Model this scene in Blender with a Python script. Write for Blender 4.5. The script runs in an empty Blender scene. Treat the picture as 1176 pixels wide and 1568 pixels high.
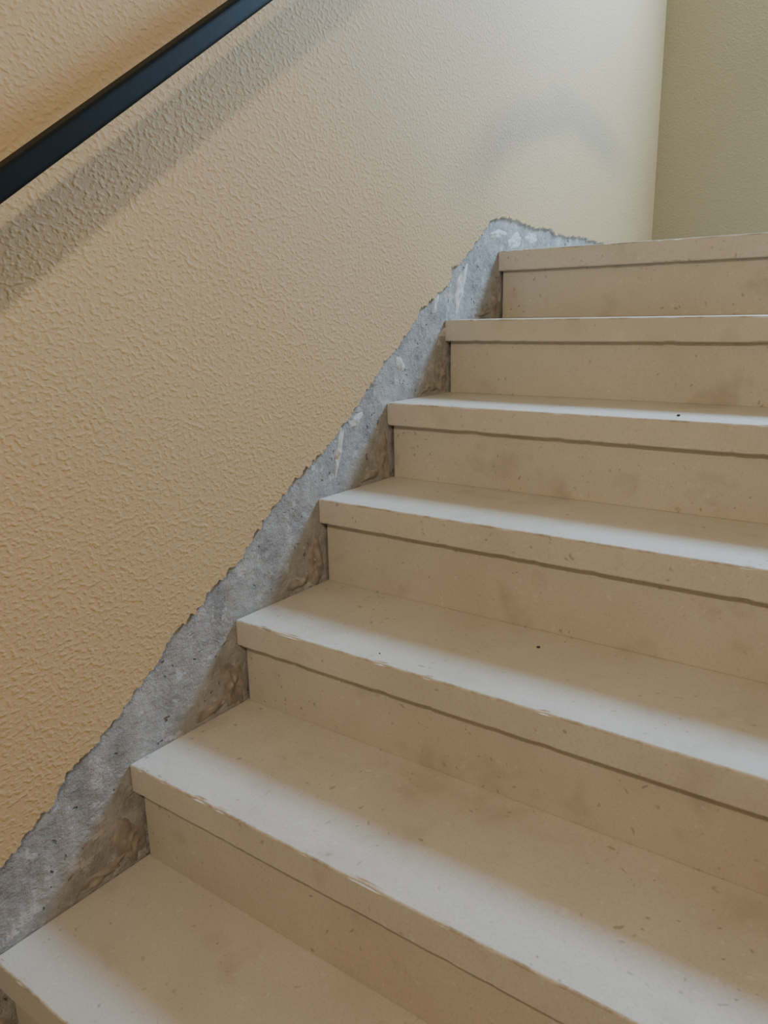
import bpy, bmesh, math, random
from mathutils import Matrix, Vector, noise
random.seed(4)
D=bpy.data; C=bpy.context.scene.collection

# ---------------- helpers ----------------
def link(o,parent=None):
    C.objects.link(o)
    if parent: o.parent=parent
    return o
def empty(name):
    e=D.objects.new(name,None); e.empty_display_size=.1; return link(e)
def mesh_obj(name,bm,mats,parent=None,smooth=False):
    me=D.meshes.new(name); bm.normal_update(); bm.to_mesh(me); bm.free()
    for m in mats: me.materials.append(m)
    if smooth:
        for p in me.polygons: p.use_smooth=True
    return link(D.objects.new(name,me),parent)
def add_box(bm,x0,x1,y0,y1,z0,z1,mi=0,bev=0,seg=2):
    vs=[bm.verts.new(v) for v in [(x0,y0,z0),(x1,y0,z0),(x1,y1,z0),(x0,y1,z0),(x0,y0,z1),(x1,y0,z1),(x1,y1,z1),(x0,y1,z1)]]
    fs=[bm.faces.new([vs[i] for i in f]) for f in [(0,3,2,1),(4,5,6,7),(0,1,5,4),(1,2,6,5),(2,3,7,6),(3,0,4,7)]]
    for f in fs: f.material_index=mi
    if bev:
        es=set(e for f in fs for e in f.edges)
        bmesh.ops.bevel(bm,geom=list(es),offset=bev,segments=seg,affect='EDGES',profile=.5)
def box(name,dims,mat,parent=None,bev=0):
    bm=bmesh.new(); add_box(bm,*dims,bev=bev); return mesh_obj(name,bm,[mat],parent)

# ---------------- materials ----------------
class NT:
    def __init__(s,name,rough=.8):
        s.m=D.materials.new(name); s.m.use_nodes=True; s.t=s.m.node_tree
        s.b=s.t.nodes['Principled BSDF']; s.b.inputs['Roughness'].default_value=rough
        s.tc=s.t.nodes.new('ShaderNodeTexCoord')
    def n(s,typ,**k):
        nd=s.t.nodes.new(typ)
        for a,v in k.items(): setattr(nd,a,v)
        return nd
    def l(s,a,b): s.t.links.new(a,b)
    def noise(s,scale,detail=3,rough=.5,vec=None,dist=0,out='Fac'):
        nd=s.n('ShaderNodeTexNoise'); nd.inputs['Scale'].default_value=scale; nd.inputs['Detail'].default_value=detail
        nd.inputs['Roughness'].default_value=rough; nd.inputs['Distortion'].default_value=dist
        s.l(vec or s.tc.outputs['Object'],nd.inputs['Vector']); return nd.outputs[out]
    def vor(s,scale,vec=None,feature='F1'):
        nd=s.n('ShaderNodeTexVoronoi'); nd.feature=feature; nd.inputs['Scale'].default_value=scale
        s.l(vec or s.tc.outputs['Object'],nd.inputs['Vector']); return nd
    def ramp(s,fac,stops,interp='LINEAR'):
        nd=s.n('ShaderNodeValToRGB'); e=nd.color_ramp.elements; nd.color_ramp.interpolation=interp
        while len(e)<len(stops): e.new(.5)
        for i,(p,c) in enumerate(stops):
            e[i].position=p; e[i].color=(*c,1) if not isinstance(c,(int,float)) else (c,c,c,1)
        s.l(fac,nd.inputs['Fac']); return nd.outputs['Color']
    def mix(s,fac,a,b,mode='MIX'):
        nd=s.n('ShaderNodeMix'); nd.data_type='RGBA'; nd.blend_type=mode
        for sock,v in ((nd.inputs['Factor'],fac),(nd.inputs['A'],a),(nd.inputs['B'],b)):
            if hasattr(v,'links') or hasattr(v,'node'): s.l(v,sock)
            else: sock.default_value=v if isinstance(v,(int,float)) else (*v,1)
        return nd.outputs['Result']
    def math(s,op,a,b=0):
        nd=s.n('ShaderNodeMath'); nd.operation=op
        for sock,v in ((nd.inputs[0],a),(nd.inputs[1],b)):
            if hasattr(v,'node'): s.l(v,sock)
            else: sock.default_value=v
        return nd.outputs[0]
    def bump(s,h,strength,dist,prev=None):
        nd=s.n('ShaderNodeBump'); nd.inputs['Strength'].default_value=strength; nd.inputs['Distance'].default_value=dist
        s.l(h,nd.inputs['Height'])
        if prev is not None: s.l(prev,nd.inputs['Normal'])
        return nd.outputs['Normal']
    def col(s,c):
        if hasattr(c,'node'): s.l(c,s.b.inputs['Base Color'])
        else: s.b.inputs['Base Color'].default_value=(*c,1)
    def nrm(s,c): s.l(c,s.b.inputs['Normal'])

def stucco(name,base,dark,grey_arc=False):
    M=NT(name,.75)
    big=M.noise(1.6,2,.55)
    c=M.mix(M.ramp(big,[(.35,0),(.7,1)]),base,dark)
    st=M.ramp(M.noise(7,3,.7),[(.64,0),(.78,1)])
    c=M.mix(M.math('MULTIPLY',st,.14),c,(.3,.25,.18))
    if grey_arc:   # soft grey arc mixed into the plaster colour near the landing
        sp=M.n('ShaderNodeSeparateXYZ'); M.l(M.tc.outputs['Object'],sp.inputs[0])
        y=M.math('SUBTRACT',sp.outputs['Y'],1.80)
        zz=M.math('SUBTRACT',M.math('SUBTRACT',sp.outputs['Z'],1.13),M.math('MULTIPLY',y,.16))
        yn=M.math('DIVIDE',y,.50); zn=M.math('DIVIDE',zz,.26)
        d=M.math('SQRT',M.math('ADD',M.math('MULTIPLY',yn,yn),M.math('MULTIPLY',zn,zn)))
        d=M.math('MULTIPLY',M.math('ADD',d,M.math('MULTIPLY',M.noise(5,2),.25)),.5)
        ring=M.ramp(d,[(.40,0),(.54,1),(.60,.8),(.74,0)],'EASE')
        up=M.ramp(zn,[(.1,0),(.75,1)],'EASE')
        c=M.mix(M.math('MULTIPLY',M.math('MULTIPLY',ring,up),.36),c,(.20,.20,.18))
    M.col(c)
    mp=M.n('ShaderNodeMapping'); M.l(M.tc.outputs['Object'],mp.inputs['Vector'])
    mp.inputs['Scale'].default_value=(1,.85,1.1); mp.inputs['Rotation'].default_value=(.5,0,0)
    h1=M.ramp(M.noise(142,1,.4,vec=mp.outputs['Vector']),[(.42,0),(.76,1)],'EASE')
    h2=M.noise(260,2,.6)
    M.nrm(M.bump(M.math('ADD',h1,M.math('MULTIPLY',h2,.5)),.5,.0016)); return M.m
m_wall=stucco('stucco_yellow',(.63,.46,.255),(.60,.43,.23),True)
m_back=stucco('stucco_olive',(.45,.395,.265),(.42,.365,.24))
def concrete():
    M=NT('raw_concrete',.9)
    a=M.noise(16,5,.72); c=M.ramp(a,[(.34,(.27,.265,.26)),(.5,(.39,.39,.39)),(.66,(.50,.50,.495))])
    b=M.ramp(M.noise(9,3,.6),[(.48,0),(.64,1)])
    c=M.mix(M.math('MULTIPLY',b,.35),c,(.43,.40,.35))
    w=M.ramp(M.noise(24,4,.7),[(.57,0),(.63,1)]); c=M.mix(M.math('MULTIPLY',w,.55),c,(.66,.66,.655))
    wv=M.n('ShaderNodeVectorMath',operation='MULTIPLY_ADD'); M.l(M.noise(45,2,.6,out='Color'),wv.inputs[0])
    wv.inputs[1].default_value=(.035,.035,.035); M.l(M.tc.outputs['Object'],wv.inputs[2])
    v=M.vor(60,vec=wv.outputs[0]); hole=M.ramp(v.outputs['Distance'],[(.10,1),(.22,0)])
    gate=M.math('MULTIPLY',M.ramp(M.noise(15,2),[(.50,0),(.58,1)]),M.ramp(v.outputs['Color'],[(.5,0),(.52,1)]))
    hole=M.math('MULTIPLY',hole,gate)
    c=M.mix(M.math('MULTIPLY',hole,.8),c,(.14,.13,.11)); M.col(c)
    h=M.math('SUBTRACT',M.noise(50,5,.72),hole)
    M.nrm(M.bump(h,.9,.008)); return M.m
m_conc=concrete()
def stone(name,c1,c2,c3,stain=.35):
    M=NT(name,.6)
    a=M.noise(3.2,4,.6,dist=.4); c=M.ramp(a,[(.3,c1),(.5,c2),(.72,c3)])
    s=M.ramp(M.noise(8,3,.65),[(.56,0),(.72,1)]); c=M.mix(M.math('MULTIPLY',s,stain),c,(.34,.29,.22))
    # irregular shell / pit flecks: warp the cells and gate them by a patchy mask
    wv=M.n('ShaderNodeVectorMath',operation='MULTIPLY_ADD'); M.l(M.noise(40,1,.5,out='Color'),wv.inputs[0])
    wv.inputs[1].default_value=(.03,.03,.03); M.l(M.tc.outputs['Object'],wv.inputs[2])
    v=M.vor(78,vec=wv.outputs[0])
    sz=M.math('MULTIPLY',v.outputs['Distance'],M.math('ADD',M.noise(30,1),.4))
    gate=M.ramp(M.noise(9,2),[(.38,.15),(.56,1)])
    sp=M.ramp(sz,[(.12,1),(.24,0)]); g1=M.ramp(v.outputs['Color'],[(.70,0),(.72,1)])
    c=M.mix(M.math('MULTIPLY',M.math('MULTIPLY',M.math('MULTIPLY',sp,g1),gate),.6),c,(.24,.19,.14))
    g2=M.ramp(v.outputs['Color'],[(.25,1),(.27,0)]); sp2=M.ramp(sz,[(.14,1),(.32,0)])
    c=M.mix(M.math('MULTIPLY',M.math('MULTIPLY',sp2,g2),.25),c,(.78,.75,.68))
    gr=M.noise(280,2,.6); c=M.mix(M.math('MULTIPLY',M.ramp(gr,[(.48,0),(.7,1)]),.28),c,(.38,.33,.26))
    M.col(c)
    M.nrm(M.bump(M.noise(120,3,.6),.2,.0012)); return M.m
m_tread=stone('limestone_tread',(.56,.505,.415),(.61,.56,.47),(.655,.605,.52),.30)
m_riser=stone('limestone_riser',(.55,.49,.39),(.59,.535,.44),(.63,.575,.48),.5)
def edge_mat():
    M=NT('limestone_worn_edge',.8)
    d=M.ramp(M.noise(16,5,.75),[(.47,0),(.60,1)])
    c=M.mix(M.math('MULTIPLY',d,.8),(.60,.55,.46),(.37,.30,.21)); M.col(c)
    M.nrm(M.bump(M.noise(150,3,.7),.5,.002)); return M.m
m_edge=edge_mat()
def simple(name,c,rough=.5,metal=0,var=.15,scale=20):
    M=NT(name,rough); M.b.inputs['Metallic'].default_value=metal
    M.col(M.mix(M.ramp(M.noise(scale,3),[(.3,0),(.7,1)]),c,tuple(v*(1-var) for v in c)))
    M.nrm(M.bump(M.noise(scale*8,2),.2,.001)); return M.m
m_rail=simple('rail_dark_paint',(.004,.008,.010),.6,0,.3,12)
m_rail.node_tree.nodes['Principled BSDF'].inputs['Specular IOR Level'].default_value=.2
m_mortar=simple('tan_mortar',(.43,.395,.335),.95,0,.45,45)
m_white=simple('white_plaster_crumbs',(.74,.74,.74),.95,0,.3,60)
m_grout=simple('dirty_joint',(.16,.13,.09),.95,0,.4,60)
m_debris=simple('dark_debris',(.07,.05,.04),.9,0,.4,60)
m_frame=simple('window_frame_white',(.7,.7,.68),.4)
m_ceil=simple('ceiling_paint',(.78,.77,.74),.9)
def emis(name,c,s):
    M=NT(name); M.col(c); M.b.inputs['Emission Color'].default_value=(*c,1); M.b.inputs['Emission Strength'].default_value=s; return M.m
m_glow=emis('opal_glass_lit',(1,.86,.68),3)

# ---------------- staircase ----------------
RUN,RISE,T,O,W=.2432,.17,.0494,.016,1.4
dy={1:.004,2:.005,3:0,4:-.006,5:-.009,6:.010}; dz={1:.007,2:0,3:.004,4:0,5:0,6:-.003}
Y=lambda n:n*RUN+dy.get(n,0)
Z=lambda n:n*RISE+dz.get(n,0)
YB=2.684; N0,N1=-4,6; ZF=Z(N0)-RISE
st=empty('stone_staircase')
def slab(name,y0,y1,z0,z1,x0,mat,bev,chips=0):
    bm=bmesh.new(); n=150 if chips else 4
    add_box(bm,x0,W,y0,y1,z0,z1)
    es=[e for e in bm.edges if abs(e.verts[0].co.x-e.verts[1].co.x)>.5]
    bmesh.ops.subdivide_edges(bm,edges=es,cuts=n)
    if chips:   # keep chipped-edge deformation from reaching the flat faces
        bmesh.ops.bisect_plane(bm,geom=bm.verts[:]+bm.edges[:]+bm.faces[:],plane_co=(0,y0+.008,0),plane_no=(0,1,0))
        for zc in (z0+.009,z1-.009):
            bmesh.ops.bisect_plane(bm,geom=bm.verts[:]+bm.edges[:]+bm.faces[:],plane_co=(0,0,zc),plane_no=(0,0,1))
    top_or_bot=lambda v:abs(v.co.z-z0)<1e-5 or abs(v.co.z-z1)<1e-5
    lng=[e for e in bm.edges if all(abs(v.co.y-y0)<1e-5 and top_or_bot(v) for v in e.verts) and abs(e.verts[0].co.x-e.verts[1].co.x)>.001]
    ends=[e for e in bm.edges if all(abs(v.co.x-x0)<1e-5 for v in e.verts) and
          (all(abs(v.co.y-y0)<1e-5 for v in e.verts) or all(abs(v.co.z-z1)<1e-5 for v in e.verts))]
    r=bmesh.ops.bevel(bm,geom=lng+ends,offset=bev,segments=4,affect='EDGES',profile=.5)
    if chips:
        for f in r['faces']:
            c=f.calc_center_median()
            if c.y<y0+bev*1.2 and c.x>x0+.01 and c.z>(z0+z1)/2: f.material_index=1
        for v in bm.verts:
            if v.co.y<y0+bev*1.5:
                k2=noise.noise(Vector((v.co.x*50,y0*17,z1*9)))+.35*noise.noise(Vector((v.co.x*9,y0*5,3)))
                top=v.co.z>(z0+z1)/2
                if k2>.26 and abs(v.co.z-(z1 if top else z0))<bev*.9 : v.co.y+=(k2-.26)*.008; v.co.z-=(k2-.26)*.004*(1 if top else -1)
    return mesh_obj(name,bm,[mat,m_edge],st)
for i,n in enumerate(range(N0,N1+1)):
    last=n==N1
    y1=YB if last else Y(n+1)+O+.02
    slab('landing_slab' if last else 'tread_%d'%(i+1),Y(n),y1,Z(n)-T,Z(n),.0,m_tread,.0034,1)
    slab('riser_%d'%(i+1),Y(n)+O,Y(n)+O+.02,(ZF if n==N0 else Z(n-1)),Z(n)-T,.007,m_riser,.001)
bm=bmesh.new(); prof=[(Y(N0)+O+.02,ZF)]
for n in range(N0,N1+1):
    prof.append((Y(n)+O+.02,Z(n)-T)); prof.append((YB if n==N1 else Y(n+1)+O+.02,Z(n)-T))
prof+=[(YB,ZF)]
a=[bm.verts.new((0.0,y,z)) for y,z in prof]; b=[bm.verts.new((W,y,z)) for y,z in prof]
bm.faces.new(a[::-1]); bm.faces.new(b)
for i in range(len(a)):
    j=(i+1)%len(a); bm.faces.new((a[i],a[j],b[j],b[i]))
bmesh.ops.recalc_face_normals(bm,faces=bm.faces)
mesh_obj('concrete_core',bm,[m_grout],st)

# ---------------- left wall: concrete + plaster skin with broken edge ----------------
YF=-2.3; ZC=3.2
edge=[(30,134),(73,165),(110,180),(151,228),(188,242),(237,269),(264,296),(316,326),(356,368),(422,399),(430,414),(501,447),(545,484),(626,546),(702,587),(762,619),(826,663),(918,735),(966,772),(1054,831),(1094,873),(1219,931),(1228,968),(1264,977),(1357,1041),(1422,1087),(1474,1100),(1566,1102),(1666,1089),(1782,1094),(1819,1079),(1964,1085),(2242,1078),(2684,1070)]
edge=[(y/1000,z/1000) for y,z in edge]
pre=[(YF,ZF+.07),(Y(N0)-.05,ZF+.08)]
k=Y(N0)
while k<-.02: pre.append((k,k*.699+.115)); k+=.09
edge=pre+edge
fine=[]
for i in range(len(edge)-1):
    p,q=Vector(edge[i]),Vector(edge[i+1]); L=(q-p).length; m=max(1,int(L/.003))
    nr=Vector((-(q-p).y,(q-p).x)).normalized()
    for s in range(m):
        r=p.lerp(q,s/m)
        t=r.x*27+r.y*14+noise.noise(Vector((r.x*10,2,0)))*2.5
        saw=(t-math.floor(t))-.5      # flakes break off in uneven little steps
        off=noise.noise(Vector((r.x*45,r.y*45,0)))*.007+noise.noise(Vector((r.x*150,r.y*150,3)))*.005+saw*.005*max(0,.2+noise.noise(Vector((r.x*12,7,0)))*2.5)
        if s==0: off*=.4
        r=r+nr*off
        if fine and r.x<=fine[-1].x+.0002: r.x=fine[-1].x+.0002
        fine.append(r)
fine.append(Vector(edge[-1])); fine=[v for v in fine if v.x<YB]+[Vector((YB,1.07))]
TH=.006
bm=bmesh.new()
add_box(bm,-.2,0,YF,YB,ZF,ZC,mi=1)
fr=[bm.verts.new((TH,v.x,v.y)) for v in fine]
f2=[bm.verts.new((TH-.0015,v.x+.0005,v.y-.0012)) for v in fine]
bk=[bm.verts.new((0.0003,v.x+.001,v.y-.0012)) for v in fine]
tf=[bm.verts.new((TH,v.x,ZC)) for v in fine]
for i in range(len(fine)-1):
    for f,mi in (((fr[i],fr[i+1],tf[i+1],tf[i]),0),((f2[i],f2[i+1],fr[i+1],fr[i]),0),((bk[i],bk[i+1],f2[i+1],f2[i]),3)):
        bm.faces.new(f).material_index=mi

# mortar and plaster residue where the skirting was pulled off
def patch(bm,cy,cz,ry,rz,th,ang,seed,mi):
    n=30; rings=8; c=bm.verts.new((th*.6,cy,cz)); prev=None
    for r in range(1,rings+1):
        cur=[]
        for i in range(n):
            t=2*math.pi*i/n
            w=1+.5*noise.noise(Vector((math.cos(t)*1.6+seed,math.sin(t)*1.6,seed*.7)))+.3*noise.noise(Vector((math.cos(t)*5,math.sin(t)*5,seed)))
            u=r/rings*w; py,pz=u*ry*math.cos(t),u*rz*math.sin(t)
            yy=cy+py*math.cos(ang)-pz*math.sin(ang); zz=cz+py*math.sin(ang)+pz*math.cos(ang)
            h=th*(1-(r/rings)**2)*(.6+1.3*noise.noise(Vector((yy*90,zz*90,seed)))) if r<rings else -.001
            cur.append(bm.verts.new((max(h,-.001),yy,zz)))
        for i in range(n):
            j=(i+1)%n
            f=bm.faces.new((c,cur[i],cur[j]) if prev is None else (prev[i],cur[i],cur[j],prev[j])); f.material_index=mi; f.smooth=True
        prev=cur
for n in range(N0,N1):
    yr,zt=Y(n+1)+O,Z(n)
    patch(bm,yr-.032,zt+.045,.026,.05,.006,.2,n*1.7+11,2)
    patch(bm,yr-.085,zt+.018,.045,.011,.005,.1,n*2.3+3,2)
for (y,z,ry,rz,an) in [(.80,.60,.010,.05,-.3),(.86,.655,.022,.012,.6),(1.17,.90,.012,.04,-.3),(1.28,.92,.018,.05,-.4),(1.22,.83,.04,.010,.5),(1.47,1.06,.05,.010,.1),(1.56,1.045,.04,.02,.3),(1.66,1.06,.04,.015,0),(1.02,.76,.012,.02,.6)]:
    patch(bm,y,z,ry,rz,.003,an,y*13,3)
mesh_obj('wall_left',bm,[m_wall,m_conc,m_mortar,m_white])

# crumbs on the treads
bm=bmesh.new()
def crumb(x,y,n,s):
    r=bmesh.ops.create_icosphere(bm,subdivisions=1,radius=s)
    for v in r['verts']:
        v.co*=1+.5*noise.noise(v.co*300+Vector((x*9,y*9,0))); v.co.z*=.45
    bmesh.ops.rotate(bm,verts=r['verts'],cent=(0,0,0),matrix=Matrix.Rotation(x*37,3,'Z'))
    lo=min(v.co.z for v in r['verts'])
    bmesh.ops.translate(bm,verts=r['verts'],vec=(x,y,Z(n)-lo-.0003))
for x,y,n,s in [(.50,.68,2,.0035),(.33,.10,0,.002),(.78,1.10,4,.0035),(.60,1.02,4,.004),(.30,.52,2,.002)]:
    crumb(x,y,n,s)
mesh_obj('debris_crumbs',bm,[m_debris])

# ---------------- room shell ----------------
wx0,wx1,wz0,wz1=.50,1.25,2.15,2.8
bm=bmesh.new()
add_box(bm,0,wx0,YB,YB+.2,ZF,ZC); add_box(bm,wx1,W,YB,YB+.2,ZF,ZC)
add_box(bm,wx0,wx1,YB,YB+.2,ZF,wz0); add_box(bm,wx0,wx1,YB,YB+.2,wz1,ZC)
mesh_obj('wall_back',bm,[m_back])
box('wall_right',(W,W+.2,YF,YB,ZF,ZC),m_wall)
box('wall_front',(0,W,YF-.2,YF,ZF,ZC),m_wall)
box('ceiling',(-.2,W+.2,YF-.2,YB+.2,ZC,ZC+.15),m_ceil)
box('floor',(-.2,W+.2,YF-.2,YB+.2,ZF-.15,ZF),m_tread)
bm=bmesh.new(); f=.04
for d in [(wx0,wx1,wz0,wz0+f),(wx0,wx1,wz1-f,wz1),(wx0,wx0+f,wz0+f,wz1-f),(wx1-f,wx1,wz0+f,wz1-f),((wx0+wx1)/2-.015,(wx0+wx1)/2+.015,wz0+f,wz1-f)]:
    add_box(bm,d[0],d[1],YB+.06,YB+.11,d[2],d[3],bev=.004)
mesh_obj('window_1',bm,[m_frame])

# ---------------- handrail ----------------
hr=empty('handrail')
sl=math.atan(.708); cx=.072
cyz=lambda y:1.018+.708*(y-.12)
def bar(y0,y1,w,h,bev):
    bm=bmesh.new(); L=(y1-y0)/math.cos(sl)
    add_box(bm,-w/2,w/2,0,L,-h/2,h/2,bev=bev,seg=4)
    bmesh.ops.rotate(bm,verts=bm.verts,cent=(0,0,0),matrix=Matrix.Rotation(sl,3,'X'))
    bmesh.ops.translate(bm,verts=bm.verts,vec=(cx,y0,cyz(y0)))
    return bm
mesh_obj('rail_bar',bar(-1.3,1.75,.038,.029,.006),[m_rail],hr)
for i,y in enumerate((-1.0,-.12,.95,1.6)):
    bm=bmesh.new(); z=cyz(y)
    pts=[Vector((TH,y,z-.075)),Vector((.045,y,z-.075)),Vector((cx-.006,y,z-.06)),Vector((cx,y,z-.018))]
    for a_,b_ in zip(pts,pts[1:]):
        d=b_-a_; r=bmesh.ops.create_cone(bm,cap_ends=True,segments=16,radius1=.006,radius2=.006,depth=d.length+.004)
        bmesh.ops.rotate(bm,verts=r['verts'],cent=(0,0,0),matrix=d.to_track_quat('Z','Y').to_matrix())
        bmesh.ops.translate(bm,verts=r['verts'],vec=(a_+b_)/2)
    r=bmesh.ops.create_cone(bm,cap_ends=True,segments=24,radius1=.028,radius2=.026,depth=.006)
    bmesh.ops.rotate(bm,verts=r['verts'],cent=(0,0,0),matrix=Matrix.Rotation(math.pi/2,3,'Y'))
    bmesh.ops.translate(bm,verts=r['verts'],vec=(TH+.002,y,z-.075))
    mesh_obj('bracket_%d'%(i+1),bm,[m_rail],hr)

# ---------------- lamp ----------------
LP=Vector((W-.10,-1.2,2.05))
wl=empty('wall_lamp')
bm=bmesh.new(); bmesh.ops.create_uvsphere(bm,u_segments=32,v_segments=16,radius=.13)
for v in bm.verts: v.co.x=min(v.co.x*.45,0)
bmesh.ops.translate(bm,verts=bm.verts,vec=(W-.02,LP.y,LP.z)); mesh_obj('opal_shade',bm,[m_glow],wl,True)
bm=bmesh.new(); add_box(bm,W-.02,W,LP.y-.14,LP.y+.14,LP.z-.14,LP.z+.14,bev=.006); mesh_obj('base_plate',bm,[m_frame],wl)
def area(name,loc,target,size,sy,power,col,shape='RECTANGLE'):
    l=D.lights.new(name,'AREA'); l.shape=shape; l.size=size; l.size_y=sy; l.energy=power; l.color=col
    o=link(D.objects.new(name,l)); o.location=loc
    o.rotation_euler=(Vector(target)-Vector(loc)).to_track_quat('-Z','Y').to_euler(); return o
area('lamp_light',LP,(.25,.9,.7),.16,.16,26,(1,.86,.68),'DISK')
dl=area('daylight_window',((wx0+wx1)/2,YB+.02,(wz0+wz1)/2),(.35,.6,.4),wx1-wx0-.06,wz1-wz0-.06,66,(.42,.67,1))
dl.data.spread=math.radians(145)

w=D.worlds.new('world'); bpy.context.scene.world=w; w.use_nodes=True
w.node_tree.nodes['Background'].inputs[0].default_value=(.7,.85,1,1); w.node_tree.nodes['Background'].inputs[1].default_value=1.0

# ---------------- camera ----------------
yw,pt,rl=-.6307,-.2504,-.01948
f=Vector((math.sin(yw)*math.cos(pt),math.cos(yw)*math.cos(pt),math.sin(pt)))
r0=Vector((math.cos(yw),-math.sin(yw),0)); u0=r0.cross(f)
r=math.cos(rl)*r0+math.sin(rl)*u0; u=-math.sin(rl)*r0+math.cos(rl)*u0
cam=D.cameras.new('camera'); co=link(D.objects.new('camera',cam))
co.matrix_world=Matrix(((r.x,u.x,-f.x,.979),(r.y,u.y,-f.y,-.3905),(r.z,u.z,-f.z,.8638),(0,0,0,1)))
cam.sensor_fit='HORIZONTAL'; cam.sensor_width=36; cam.lens=36*1179/1176; cam.clip_start=.02
bpy.context.scene.camera=co
